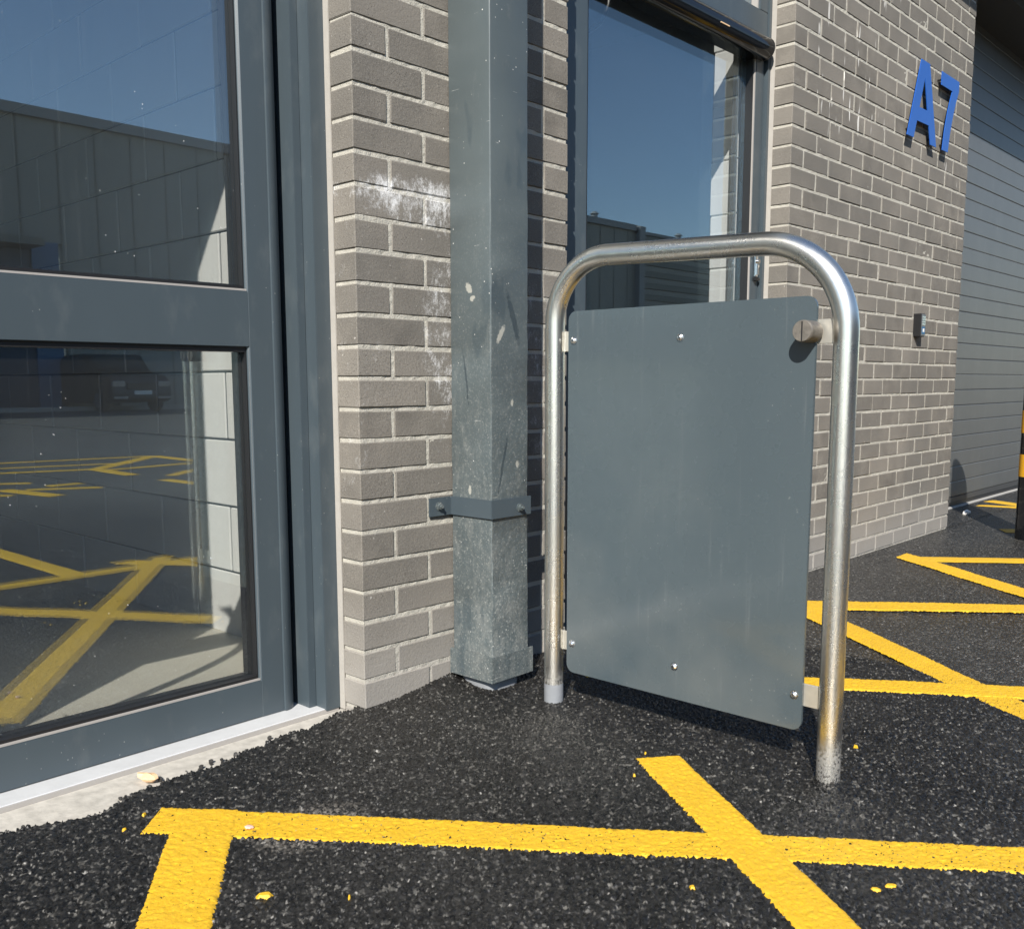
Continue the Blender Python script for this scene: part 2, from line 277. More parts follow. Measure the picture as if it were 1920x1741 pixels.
# ------------------------------------------------------------------ mesh helpers
def link(name, me, m, parent=None, smooth=False):
    if m is not None and not me.materials: me.materials.append(m)
    o = bpy.data.objects.new(name, me); S.collection.objects.link(o)
    if parent: o.parent = parent
    if smooth: me.polygons.foreach_set('use_smooth', [True]*len(me.polygons))
    return o
def new_mesh(name, v, f):
    me = bpy.data.meshes.new(name); me.from_pydata([tuple(x) for x in v], [], f); me.update(); return me
def thing(name, label, cat, loc=(0, 0, 0), group=None):
    o = bpy.data.objects.new(name, None); S.collection.objects.link(o); o.location = loc
    o.empty_display_size = .05
    tag(o, label, cat, group); return o
def tag(o, label=None, cat=None, group=None, kind=None):
    for k, v in (('label', label), ('category', cat), ('group', group), ('kind', kind)):
        if v: o[k] = v
    return o
class B:
    """collects boxes, prisms and tubes; one mesh object when built"""
    def __init__(s): s.v = []; s.f = []
    def add(s, v, f):
        n = len(s.v); s.v += [tuple(x) for x in v]; s.f += [tuple(i+n for i in q) for q in f]; return s
    def box(s, x0, x1, y0, y1, z0, z1, bev=0):
        if bev:
            bm = bmesh.new(); bmesh.ops.create_cube(bm, size=1)
            for q in bm.verts: q.co = Vector((x0+(q.co.x+.5)*(x1-x0), y0+(q.co.y+.5)*(y1-y0), z0+(q.co.z+.5)*(z1-z0)))
            bmesh.ops.bevel(bm, geom=list(bm.edges), offset=bev, segments=1, affect='EDGES')
            bm.verts.index_update(); s.add([q.co[:] for q in bm.verts], [[q.index for q in f.verts] for f in bm.faces]); bm.free(); return s
        v = [(x, y, z) for x in (x0, x1) for y in (y0, y1) for z in (z0, z1)]
        return s.add(v, [(0, 1, 3, 2), (4, 6, 7, 5), (0, 4, 5, 1), (2, 3, 7, 6), (0, 2, 6, 4), (1, 5, 7, 3)])
    def prism(s, prof, axis, a, c):
        """prof: 2D points; axis: 'x','y','z' is the extrusion axis from a to c"""
        def P(p, t): return {'x': (t, p[0], p[1]), 'y': (p[0], t, p[1]), 'z': (p[0], p[1], t)}[axis]
        n = len(prof); v = [P(p, a) for p in prof]+[P(p, c) for p in prof]
        f = [tuple(range(n)), tuple(range(2*n-1, n-1, -1))]+[(i, i+n, (i+1) % n+n, (i+1) % n) for i in range(n)]
        return s.add(v, f)
    def cyl(s, c, ax, r, h, n=24, r2=None):
        r2 = r if r2 is None else r2; ax = Vector(ax).normalized(); u = ax.orthogonal().normalized(); w = ax.cross(u); c = Vector(c)
        v = [c+u*math.cos(a)*q+w*math.sin(a)*q+ax*k for q, k in ((r, 0), (r2, h)) for a in [2*math.pi*i/n for i in range(n)]]
        return s.add(v, [tuple(range(n-1, -1, -1)), tuple(range(n, 2*n))]+[(i, (i+1) % n, (i+1) % n+n, i+n) for i in range(n)])
    def tube(s, pts, r, n=32, nrm=Vector((1, 0, 0))):
        pts = [Vector(p) for p in pts]; v = []; f = []
        for i, p in enumerate(pts):
            tg = (pts[min(i+1, len(pts)-1)]-pts[max(i-1, 0)]).normalized(); u = nrm; w = tg.cross(u).normalized()
            v += [p+u*math.cos(a)*r+w*math.sin(a)*r for a in [2*math.pi*k/n for k in range(n)]]
        for i in range(len(pts)-1):
            f += [(i*n+k, i*n+(k+1) % n, (i+1)*n+(k+1) % n, (i+1)*n+k) for k in range(n)]
        f += [tuple(range(n-1, -1, -1)), tuple((len(pts)-1)*n+k for k in range(n))]
        return s.add(v, f)
    def build(s, name, m, parent=None, smooth=False, bevel=0):
        me = new_mesh(name, s.v, s.f)
        bm = bmesh.new(); bm.from_mesh(me); bmesh.ops.recalc_face_normals(bm, faces=bm.faces)
        if bevel: bmesh.ops.bevel(bm, geom=[e for e in bm.edges if len(e.link_faces) == 2 and e.calc_face_angle(0) > .5], offset=bevel, segments=2, affect='EDGES')
        bm.to_mesh(me); bm.free()
        o = link(name, me, m, parent)
        if smooth:
            me.polygons.foreach_set('use_smooth', [True]*len(me.polygons))
            me.set_sharp_from_angle(angle=R(35))
        return o

ZG = -.073                                     # top of the asphalt
# ------------------------------------------------------------------ ground
GZ = -.0772
g = link('car_park_ground', new_mesh('car_park_ground', [(-200, -200, GZ), (200, -200, GZ), (200, -.2, GZ), (-200, -.2, GZ), (-200, -.05, GZ), (-.95, -.05, GZ), (-.95, -.2, GZ), (.06, -.2, GZ), (.06, .001, GZ), (200, .001, GZ)],
    [(0, 1, 2, 7, 6, 3), (3, 6, 5, 4), (7, 2, 9, 8)]), M['asphalt'])
tag(g, 'black asphalt car park running to the opposite building', None, None, 'structure')
g = link('ground', new_mesh('ground', [(-200, 0, -.16), (200, 0, -.16), (200, 200, -.16), (-200, 200, -.16)], [(0, 1, 2, 3)]), M['concrete'])
tag(g, 'ground under the building', None, None, 'structure')
g = link('roller_door_apron', new_mesh('roller_door_apron', [(4.12, 0.0, -.0755), (9.2, 0.0, -.0755), (9.2, .262, -.0755), (4.12, .262, -.0755)], [(0, 1, 2, 3)]), M['asphalt'])
tag(g, 'asphalt running up to the roller door', None, None, 'structure')

SP = .0060
GX, GY = 900, 900
cellr = rng.random((GX, GY, 6))
def stones(x, y):
    """height (m) of packed aggregate and the id value of the stone under each point"""
    gx = np.floor(x/SP).astype(int); gy = np.floor(y/SP).astype(int)
    best = np.full(x.shape, 9.); h = np.zeros(x.shape); idv = np.zeros(x.shape)
    for i in (-1, 0, 1):
        for j in (-1, 0, 1):
            q = cellr[(gx+i) % GX, (gy+j) % GY]
            cx = (gx+i+.5+(q[..., 0]-.5)*.9)*SP; cy = (gy+j+.5+(q[..., 1]-.5)*.9)*SP
            dx, dy = x-cx, y-cy; d = np.sqrt(dx*dx+dy*dy)/SP*(.8+.4*q[..., 2])
            hh = .0026*q[..., 3]+dx*(q[..., 4]-.5)*1.3+dy*(q[..., 5]-.5)*1.3-.0062*d*d
            k = d < best; best = np.where(k, d, best); h = np.where(k, hh, h); idv = np.where(k, q[..., 2], idv)
    return h, idv
def lown(x, y):
    return (np.sin(x*7.3+1.1)*np.cos(y*6.1+.4)+.6*np.sin(x*17.7+y*13.1)+.4*np.cos(x*31-y*23))*.0012
EX = [-2.0, -1.1, -.871, -.746, -.567, -.32, -.19, -.048, .01, .05]
EY = [-.01, -.03, -.033, -.081, -.043, -.010, .005, .034, .02, .004]
def edge_y(x): return np.where(x < .045, np.interp(x, EX, EY), .02)
def mound(x, y):
    m = .030*np.exp(-((x-.36)/.20)**2)*np.exp(-np.clip(-y, 0, 9)/.055)
    m += .005*np.exp(-((x-.55)/.35)**2)*np.exp(-np.clip(-y, 0, 9)/.2)
    for px, py in ((.372, -.303), (.378, -1.036)): m += .004*np.exp(-((x-px)**2+(y-py)**2)/.05**2)
    return m
def surface(x0, x1, y0, y1, st, name, m, label):
    nx, ny = int((x1-x0)/st)+1, int((y1-y0)/st)+1
    x = np.linspace(x0, x1, nx); y = np.linspace(y0, y1, ny); X, Y = np.meshgrid(x, y)
    jx = (rng.random(X.shape)-.5)*st*.5; jy = (rng.random(X.shape)-.5)*st*.5; X = X+jx; Y = Y+jy
    h, idv = stones(X, Y); Z = ZG+h+.0008+lown(X, Y)+mound(X, Y)
    fade = np.clip(np.minimum(np.minimum(X-x0, x1-X)/.05, (Y-y0)/.05), 0, 1); Z = -.0765+(Z+.0765)*fade
    rag = (cellr[(np.floor(X/SP)).astype(int) % GX, (np.floor(Y/SP)).astype(int) % GY, 3]-.5)*.015+np.sin(X*47)*.005+np.sin(X*23+2)*.007+np.sin(X*91+1)*.003
    e = edge_y(X)+rag; over = np.clip((Y-e)/.016, 0, 1)**.8; Z = Z*(1-over)+(-.125)*over
    Z = np.where((X > .045) & (Y > .0), np.minimum(Z, Z), Z)
    n = X.size; co = np.stack([X.ravel(), Y.ravel(), Z.ravel()], 1).astype(np.float32)
    idx = np.arange(n).reshape(ny, nx); q = np.stack([idx[:-1, :-1], idx[:-1, 1:], idx[1:, 1:], idx[1:, :-1]], -1).reshape(-1, 4)
    me = bpy.data.meshes.new(name); me.vertices.add(n); me.vertices.foreach_set('co', co.ravel())
    me.loops.add(q.size); me.loops.foreach_set('vertex_index', q.ravel().astype(np.int32))
    me.polygons.add(len(q)); me.polygons.foreach_set('loop_start', np.arange(0, q.size, 4, dtype=np.int32))
    me.update(calc_edges=True)
    a = me.attributes.new('cell', 'FLOAT', 'POINT'); a.data.foreach_set('value', idv.ravel().astype(np.float32))
    o = link(name, me, m); tag(o, label, None, None, 'structure'); return o
surface(-1.02, 1.32, -1.52, .060, .0024, 'asphalt_surface', M['stones'], 'coarse fresh black asphalt in front of the doors')
sill = B().box(-1.6, .012, -.16, .30, -.2, -.093).build('concrete_sill', M['concrete'], bevel=.003)
tag(sill, 'pale concrete strip along the foot of the left glazed door', None, None, 'structure')

def stripe(a, b2, c, d, dz=0, kind='structure'):
    """four corners: start left, start right, end right, end left"""
    a, b2, c, d = [np.array(p, float)/1000 for p in (a, b2, c, d)]
    ln = max(np.linalg.norm(d-a), np.linalg.norm(c-b2)); near = min(a[0], d[0]) < 1.75 and a[1] > -1.6
    st = .004 if near else .03; nu = max(3, min(620, int(ln/st))); nv = 27 if near else 7
    u = np.linspace(0, 1, nu)[:, None]; v = np.linspace(0, 1, nv)[None, :]
    P = [(a[k]*(1-u)+d[k]*u)*(1-v)+(b2[k]*(1-u)+c[k]*u)*v for k in (0, 1)]; X, Y = P[0].copy(), P[1].copy()
    w = rng.normal(0, .0006, (nu, 2)); w = w+np.roll(w, 1, 0)
    dirv = (b2-a)/np.linalg.norm(b2-a)
    for k, T in ((0, X), (1, Y)):
        T[:, 0] += w[:, 0]*dirv[k]; T[:, -1] += w[:, 1]*dirv[k]
    along = (d-a)/np.linalg.norm(d-a)
    for r_ in (0, -1):
        ww = rng.normal(0, .0010, nv)
        X[r_] += ww*along[0]; Y[r_] += ww*along[1]
    h, _ = stones(X, Y); Z = ZG+.0025+dz+h*.52+lown(X, Y)+mound(X, Y)
    if not near: Z = np.full_like(X, -.0735+dz)+h*.2
    edge = np.zeros_like(X, bool); edge[0] = edge[-1] = True; edge[:, 0] = edge[:, -1] = True
    Z = np.where(edge, Z-.0030, Z)
    idx = np.arange(X.size).reshape(nu, nv); q = np.stack([idx[:-1, :-1], idx[:-1, 1:], idx[1:, 1:], idx[1:, :-1]], -1).reshape(-1, 4)
    me = new_mesh('yellow_line', np.stack([X.ravel(), Y.ravel(), Z.ravel()], 1).tolist(), q.tolist())
    o = link('yellow_line', me, M['paint'], smooth=True)
    bm = bmesh.new(); bm.from_mesh(me)
    bm.faces.ensure_lookup_table()
    if bm.faces[0].normal.z < 0: bmesh.ops.reverse_faces(bm, faces=bm.faces)
    bm.to_mesh(me); bm.free()
    o['kind'] = 'structure'; o['group'] = 'yellow hatching lines on the asphalt'; return o
LN = [
 ((-698, -220), (-618, -146), (770, -2000), (662, -2000), 'yellow line running from the door sill past the front of the hoop guard'),
 ((-600, -176), (-521, -268), (-1316, -1305), (-1446, -1305), 'short yellow line leaving the bottom edge at the left'),
 ((201, -677), (278, -742), (-578, -2000), (-687, -2000), 'yellow line crossing in front of the right foot of the hoop guard'),
 ((585, -238), (645, -172), (1892, -2000), (1738, -2000), 'yellow line passing behind the hoop guard'),
 ((1918, -190), (1732, -260), (471, -2000), (579, -2000), 'diagonal yellow line right of the hoop guard'),
 ((1715, -265), (1850, -205), (3219, -2000), (3100, -2000), 'yellow line level with the brick pier'),
 ((3150, -150), (3018, -150), (1612, -2000), (1745, -2000), 'diagonal yellow line starting below the blue letters'),
 ((2960, -240), (3060, -150), (4470, -2000), (4330, -2000), 'farther yellow line right of the pier foot'),
 ((5540, 247), (5690, 216), (4700, -1700), (4590, -1700), 'yellow line by the roller door'),
 ((5250, 205), (5340, 195), (5900, -1700), (5790, -1700), 'yellow line in the bollard shadow'),
 ((4170, -300), (4290, -226), (5300, -1650), (5180, -1700), 'short yellow line beside the bollard'),
 ((-1500, -1900), (-1500, -1800), (5900, -1800), (5900, -1900), 'yellow border line of the hatching'),
 ((200, -1850), (300, -1850), (262, -4600), (162, -4600), 'yellow bay line running away from the hatching'),
]
for a, b2, w_ in (((1500, -8410), (3767, -8052), 90), ((900, -7960), (3162, -7322), 90), ((600, -7460), (2576, -6879), 110), ((2576, -6879), (3767, -8052), 150), ((3767, -8052), (3734, -6900), 150),
                  ((2576, -6879), (2546, -6050), 150), ((2593, -6692), (3583, -6845), 110), ((1176, -6305), (1654, -6006), 100), ((1641, -5653), (1934, -5692), 120), ((1295, -5638), (1423, -4919), 150),
                  ((1000, -5412), (1200, -5167), 100), ((2541, -5471), (2565, -4884), 130), ((2743, -5740), (3322, -6250), 110), ((1423, -5500), (1900, -5250), 110)):
    u = np.array(b2, float)-np.array(a, float); nn = np.array((-u[1], u[0]))/np.linalg.norm(u)*w_/2
    LN.append((tuple(np.array(a)+nn), tuple(np.array(a)-nn), tuple(np.array(b2)-nn), tuple(np.array(b2)+nn), 'distant yellow bay marking seen mirrored in the left door'))
for i, (a, b2, c, d, lab) in enumerate(LN):
    o = stripe(a, b2, c, d, (i % 4)*.0005); o['label'] = lab

# ------------------------------------------------------------------ bricks
def brick_mesh(w, d=.1025, h=.065, seed=0):
    r = random.Random(seed); bv = .0022
    bm = bmesh.new(); bmesh.ops.create_cube(bm, size=1)
    for v in bm.verts: v.co = Vector(((v.co.x+.5)*w, (v.co.y+.5)*d, (v.co.z+.5)*h))
    ed = [e for e in bm.edges if min(v.co.y for v in e.verts) < .01 or abs(e.verts[0].co.x-e.verts[1].co.x) < 1e-6]
    ed = [e for e in bm.edges if sum(v.co.y < .01 for v in e.verts) >= 1]
    bmesh.ops.bevel(bm, geom=ed, offset=bv, segments=1, affect='EDGES')
    for v in bm.verts:
        v.co += Vector((r.uniform(-1, 1)*.0008, r.uniform(-1, 1)*.0007, r.uniform(-1, 1)*.0010))
    me = bpy.data.meshes.new('brick'); bm.to_mesh(me); bm.free(); me.materials.append(M['brick']); return me
def brick_wall(name, label, x0, width, n0, zlo, zhi, first_header, off=0):
    t = thing(name, label, 'brick wall', (x0, 0, ZG)); inv = Vector((x0, 0, ZG))
    sc = width/(n0*.225-(.010 if n0 == int(n0) else .010))
    st = [brick_mesh(.215*sc, seed=k) for k in range(12)]; hd = [brick_mesh(.1025*sc, seed=20+k) for k in range(8)]
    bricks = []
    k0 = int(math.floor(zlo/.075))
    for k in range(k0, int(zhi/.075)+1):
        z = k*.075+.005; header = (k % 2 == 0) == first_header; x = 0
        while x < n0*.225-.011:
            left = n0*.225-.010-x
            w = .1025 if (header and x == 0) else min(.215, left)
            if w < .05: break
            bricks.append((x*sc, z, w > .15)); x += w+.010
    bricks.sort(key=lambda b: (x0+b[0]+1.46)**2+1.85**2+(b[1]-.74)**2)
    return t, inv, st, hd, bricks
def lay(t, inv, st, hd, bricks, limit=300):
    rest = []
    for i, (x, z, full) in enumerate(bricks):
        me = random.choice(st if full else hd)
        j = Vector((random.gauss(0, .0009), random.uniform(-.0013, .0010), random.gauss(0, .0007)))
        rz = random.gauss(0, .002); ry = random.gauss(0, .003)
        if x < 1e-6: j.x = rz = ry = 0
        if i < limit:
            o = bpy.data.objects.new('brick', me); S.collection.objects.link(o); o.parent = t
            o.location = Vector((x, 0, z))-Vector((0, 0, inv.z))+j; o.rotation_euler = (0, ry, rz)
        else: rest.append((me, Matrix.Translation(Vector((x, 0, z-inv.z))+j)))
    if rest:
        bm = bmesh.new()
        for me, mt in rest:
            n = len(bm.verts); bm.from_mesh(me); bm.verts.ensure_lookup_table(); bmesh.ops.transform(bm, matrix=mt, verts=bm.verts[n:])
        me = bpy.data.meshes.new('upper_brickwork'); bm.to_mesh(me); bm.free(); o = link('upper_brickwork', me, M['brick'], t); o['kind'] = 'stuff'
def mortar(t, inv, x0, x1, z0, z1):
    # a gently uneven slab a few millimetres behind the brick faces
    w = x1-x0; nx = int(w/.018); nz = int((z1-z0)/.0125); bm = B()
    V = []; 
    for j in range(nz+1):
        for i in range(nx+1):
            V.append((i*w/nx, .0022+random.uniform(-.0008, .0008), z0-inv.z+(z1-z0)*j/nz))
    F = [(j*(nx+1)+i, j*(nx+1)+i+1, (j+1)*(nx+1)+i+1, (j+1)*(nx+1)+i) for j in range(nz) for i in range(nx)]
    n = len(V)
    def col(i, rev):
        base = len(V)
        for j in range(nz+1): V.append((i*w/nx, .10, z0-inv.z+(z1-z0)*j/nz))
        for j in range(nz):
            a, b_, c, d = j*(nx+1)+i, (j+1)*(nx+1)+i, base+j+1, base+j
            F.append((a, b_, c, d) if rev else (d, c, b_, a))
    col(0, True); col(nx, False)
    V2 = [(x+.0034 if x < 1e-6 else (x-.006 if x > w-1e-6 else x), y, z) for x, y, z in V]
    o = link('mortar', new_mesh('mortar', V2, F), M['mortar'], t); return o
t1 = brick_wall('brick_pier', 'narrow grey-brown brick pier with white lime bloom behind the steel downpipe guard', 0, .7815, 3.5, -.14, 2.55, True)
lay(*t1); mortar(t1[0], t1[1], 0, .7815, -.16, 2.93)
t2 = brick_wall('brick_pier', 'wide grey-brown brick pier carrying the blue letters', 2.144, 1.997, 9, -.14, 2.90, False)
lay(*t2); mortar(t2[0], t2[1], 2.144, 4.141, -.16, 2.93)

# sealant beads beside each brick return
def wavy_bead(x0, x1, y0, y1, z0, z1, parent, seed):
    r = random.Random(seed); n = 60; v = []; f = []
    for i in range(n+1):
        z = z0+(z1-z0)*i/n; d = r.uniform(-.0013, .0013)
        v += [(x0, y1, z), (x0, y0+d, z), (x1-.004, y0+d*.5, z), (x1, y0+.004, z), (x1, y1, z)]
    for i in range(n): f += [(i*5+k, (i+1)*5+k, (i+1)*5+k+1, i*5+k+1) for k in range(4)]
    return link('sealant_bead', new_mesh('sealant_bead', v, f), M['sealant'], parent)

# ------------------------------------------------------------------ left glazed door
TOP = 2.42
d1 = thing('glazed_door', 'tall grey-framed glazed door with a mid rail left of the narrow brick pier', 'door', (-.4, .12, -.09))
def part(bm, name, m, par, **k):
    inv = par.matrix_world.translation if par.parent is None else None
    o = bm.build(name, m, par, **k); o.location = -Vector(par.location); return o
zb = -.086
part(B().prism([(0.002, .098), (0.002, .20), (-.046, .20), (-.046, .098)], 'z', zb, TOP+.1), 'outer_jamb', M['frame'], d1, bevel=.0012)
part(B().prism([(-.0465, .140), (-.0465, .22), (-.068, .22), (-.068, .140)], 'z', zb, TOP+.1), 'inner_jamb', M['frame'], d1, bevel=.001)
part(B().prism([(-.0685, .215), (-.0685, .25), (-.0805, .25), (-.0805, .215)], 'z', zb, TOP), 'seal', M['rubber'], d1)
prof = [(-.190, .175), (-.190, .235), (-.081, .235)]+[(-.119+.038*math.sin(a), .203-.038*math.cos(a)) for a in [R(90-k*9) for k in range(11)]]+[(-.1215, .1655), (-.1225, .1700), (-.1265, .1700), (-.1845, .1700)]
part(B().prism(prof, 'z', zb+.006, TOP), 'stile', M['frame'], d1, smooth=True)
part(B().box(-1.30, -.1845, .170, .235, zb+.006, .0125), 'bottom_rail', M['frame'], d1, bevel=.0015)
part(B().box(-1.30, -.1845, .170, .235, .8235, .9525), 'middle_rail', M['frame'], d1, bevel=.0015)
part(B().box(-1.30, -.1845, .170, .235, TOP-.10, TOP), 'top_rail', M['frame'], d1, bevel=.0015)
for z0, z1 in ((.0125, .8235), (.9525, TOP-.10)):
    gx = -.205; gs = .012
    part(B().box(gx+gs, -.1905, .178, .196, z0, z1).box(-1.21, gx+gs, .178, .196, z0, z0+gs).box(-1.21, gx+gs, .178, .196, z1-gs, z1), 'gasket', M['rubber'], d1)
    part(B().box(gx+gs+.0095, -.1875, .1725, .1775, z0+.003, z1).box(-1.21, gx+gs+.0095, .1725, .1775, z0+.0005, z0+.005), 'glazing_bead', M['bead'], d1)
    part(B().box(-1.21, gx+gs-.001, .1965, .2165, z0+gs-.006, z0+gs+.004).box(gx-.002, gx+gs-.001, .1965, .2165, z0+gs, z1-gs), 'spacer_bar', M['rubber'], d1)
    part(B().box(-1.21, gx+gs+.004, .1950, .2200, z0+.004, z1-.004), 'glass_pane', M['glass'], d1)
part(B().box(-1.60, -.003, .106, .26, -.0925, -.0815, bev=.001), 'threshold', M['alu'], d1)
part(B().box(-1.60, -.006, .1005, .1055, -.0925, -.0835), 'weather_strip', M['bead'], d1)
o = wavy_bead(-.0035, .0035, .0785, .0975, zb, 2.9, d1, 3); o.location = -Vector(d1.location)
part(B().box(-1.36, -1.20, .168, .237, zb+.012, TOP), 'far_stile', M['frame'], d1, bevel=.0015)
part(B().box(-1.60, -1.422, .098, .24, zb, TOP+.1), 'far_jamb', M['frame'], d1)
part(B().box(-1.60, .002, .10, .24, TOP+.002, 2.98), 'head_panel', M['frame'], d1)
hp = [(-1.13, .165, .46), (-1.13, .11, .46), (-1.125, .085, .48)]+[(-1.13+.17*math.sin(math.pi*k/14), .080, .50+.62*k/14) for k in range(1, 14)]+[(-1.125, .085, 1.14), (-1.13, .11, 1.16), (-1.13, .165, 1.16)]
part(B().tube(hp, .016, 16, Vector((0, 1, 0))), 'pull_handle', M['steel'], d1, smooth=True)  # unseen handle, bowed to cast the curved shadow on the floor inside

# ------------------------------------------------------------------ glazed entrance door between the piers
d3 = thing('entrance_door', 'grey glazed entrance door between the two brick piers, with a lock on its right stile', 'door', (1.46, .11, -.09))
part(B().box(.784, .870, .098, .20, zb, 2.98), 'jamb', M['frame'], d3, bevel=.0012)
part(B().box(2.1225, 2.1415, .098, .20, zb, 2.98), 'jamb', M['frame'], d3, bevel=.0012)
part(B().box(.8705, .878, .120, .18, zb, 2.03).box(2.1165, 2.122, .122, .18, zb, 2.03), 'seal', M['rubber'], d3)
part(B().box(.878, 1.012, .112, .175, -.07, 2.03), 'stile', M['frame'], d3, bevel=.0012)
part(B().box(2.058, 2.1160, .112, .175, -.07, 2.03), 'stile', M['frame'], d3, bevel=.0012)
part(B().box(1.0125, 2.0575, .112, .175, -.07, .12), 'bottom_rail', M['frame'], d3, bevel=.0012)
part(B().box(1.012, 2.0575, .130, .152, 1.998, 2.045), 'gasket', M['rubber'], d3)
part(B().box(2.0505, 2.0570, .1145, .128, .12, 1.998), 'glazing_bead', M['bead'], d3)
part(B().box(1.0125, 1.018, .1145, .150, .12, 1.998).box(2.046, 2.050, .120, .150, .12, 1.998), 'gasket', M['rubber'], d3)
part(B().box(1.0185, 2.0455, .150, .178, .1225, 1.9975), 'glass_pane', M['glass2'], d3)
part(B().box(2.026, 2.0455, .1785, .196, .1225, 1.9975), 'spacer_bar', M['spacer'], d3)
part(B().box(.8705, 2.122, .104, .19, 2.058, 2.150), 'transom', M['frame'], d3, bevel=.0015)
part(B().box(2.060, 2.122, .104, .19, 2.1503, 2.98), 'fanlight_stile', M['frame'], d3, bevel=.0012)
part(B().box(.8705, .93, .104, .19, 2.1503, 2.98), 'fanlight_stile', M['frame'], d3, bevel=.0012)
part(B().box(.9305, 2.0595, .140, .165, 2.151, 2.97), 'fanlight_pane', M['glass'], d3)
part(B().box(2.052, 2.0592, .112, .139, 2.151, 2.97), 'glazing_bead', M['bead'], d3)
# black rounded operator housing over the door head
pr_ = [(.150, 1.970), (.100, 1.970)]+[(.100-.042*math.sin(a), 2.012-.042*math.cos(a)) for a in [R(12*k) for k in range(1, 15)]]+[(.100, 2.054), (.150, 2.054)]
ob = part(B().prism(pr_, 'x', .872, 2.088), 'operator_housing', M['gloss'], d3, smooth=True)
part(B().prism([(.11, 1.972)]+[(.100-.0432*math.sin(a), 2.012-.0432*math.cos(a)) for a in [R(18*k) for k in range(0, 11)]]+[(.11, 2.052)], 'x', 2.0883, 2.098), 'end_cap', M['black'], d3, smooth=True)
part(B().box(1.70, 1.76, .0572, .062, 2.000, 2.004), 'sensor_strip', M['peach'], d3)
lk = part(B().box(2.078, 2.104, .104, .1118, 1.150, 1.245, bev=.004), 'lock_plate', M['chrome'], d3)
c = part(B().cyl((2.091, .104, 1.212), (0, -1, 0), .0085, .012).box(2.0865, 2.0955, .095, .1035, 1.160, 1.204), 'lock_cylinder', M['chrome'], d3, smooth=True)
part(B().box(2.074, 2.108, .098, .1115, 1.138, 1.149), 'lock_foot', M['black'], d3)
o = wavy_bead(2.1405, 2.1465, .0785, .0975, zb, 2.9, d3, 5); o.location = -Vector(d3.location)
part(B().box(.784, 2.1415, .070, .22, -.0915, -.0868), 'threshold', M['alu'], d3)
# cable loop hanging behind the top of the glass
pts = [(1.2285, .30, 1.9013), (1.272, .30, 1.925), (1.316, .30, 1.956), (1.345, .30, 1.993), (1.362, .30, 2.03), (1.368, .30, 2.08), (1.366, .30, 2.16)]
o = B().tube([(1.05, .30, 1.845), (1.14, .30, 1.868)]+pts, .0075, 10, Vector((0, 1, 0))).build('cable_loop', M['black'], smooth=True)
tag(o, 'thin cable loop hanging behind the top left of the entrance door glass', 'cable')

# ------------------------------------------------------------------ rooms behind the glass
def room(name, x0, x1, y0, y1, label):
    v = [(x0, y0, -.088), (x1, y0, -.088), (x1, y1, -.088), (x0, y1, -.088), (x0, y0, 2.98), (x1, y0, 2.98), (x1, y1, 2.98), (x0, y1, 2.98)]
    o = link(name, new_mesh(name, v, [(2, 6, 7, 3), (3, 7, 4, 0), (4, 7, 6, 5), (1, 5, 6, 2)]), M['roomw'])
    tag(o, label, None, None, 'structure')
    f = link('interior_floor', new_mesh('interior_floor', [(x0, y0-.08, -.0865), (x1, y0-.08, -.0865), (x1, y1, -.0865), (x0, y1, -.0865)], [(0, 1, 2, 3)]), M['floor'])
    tag(f, 'pale screed floor inside '+('the left glazed door' if x0 < 0 else 'the entrance door'), None, None, 'structure')
room('interior_walls', -5.5, .206, .262, 6.5, 'walls and ceiling of the room behind the left glazed door')
room('interior_walls', .50, 4.00, .262, 5.0, 'walls and ceiling of the room behind the entrance door')
def block_wall(label, x, y0, y1, z1, th=.1, face=-1, ragged=False, ret=0):
    t = thing('block_wall', label, 'block wall', (x, y0, -.088))
    B0 = {}
    def blk(w):
        w = round(w, 3)
        if w not in B0: B0[w] = B().box(-.0, th, 0, w, 0, .210, bev=.003).build('block', M['blockw']).data; bpy.data.objects.remove([o for o in S.objects if o.data == B0[w]][0])
        return B0[w]
    k = 0; z = 0
    while z < z1:
        y = 0 if k % 2 == 0 else -.225; L_ = y1-y0
        while y < L_-.02:
            a, b_ = max(y, 0), min(y+.440, L_)
            if b_-a > .04:
                o = bpy.data.objects.new('block', blk(b_-a)); S.collection.objects.link(o); o.parent = t
                o.location = (random.uniform(-.001, .001), a+(random.uniform(-.004, .004) if ragged else 0), z)
            y += .450
        z += .2165; k += 1
    o = link('joint', None or B().box(.006, th-.006, .003, y1-y0-.003, 0, z1).build('joint', M['jointw']).data, None, t)
    bpy.data.objects.remove([q for q in S.objects if q.name.startswith('joint') and q.parent is None][0])
    return t
block_wall('white painted block wall of the room behind the left glazed door', .200, .262, 5.4, 2.9, th=.30)
block_wall('white painted block nib seen through the entrance door glass', 2.172, .222, .372, 2.9, th=.35, ragged=True)

# ------------------------------------------------------------------ structure above and beside
fas = thing('cladding_fascia', 'grey cladding overhanging the brick piers', 'cladding', (1, 0, 3))
for i in range(16):
    x = -6+i*1.0
    o = B().box(x+.002, x+.998, -.24, .45, 2.985, 5.2).build('cladding_panel', M['trim'], fas); o.location = (-1, 0, -3)
sw = B().box(-6.5, -1.602, .10, .25, -.16, 2.98).build('side_wall', M['brick']); tag(sw, 'wall continuing left of the glazed door', 'wall')
sw = B().box(8.9, 12, .0, .30, -.16, 2.98).build('side_wall', M['brick']); tag(sw, 'wall continuing right of the roller door', 'wall')
lt = B().box(4.143, 8.898, .02, .40, 2.90, 2.984).build('lintel', M['dark']); tag(lt, 'dark lintel over the roller door', 'lintel')
rw = B().box(.786, 2.12, .20, .26, 2.90, 2.984).build('door_head', M['dark']); tag(rw, 'dark head over the entrance door fanlight', 'lintel')
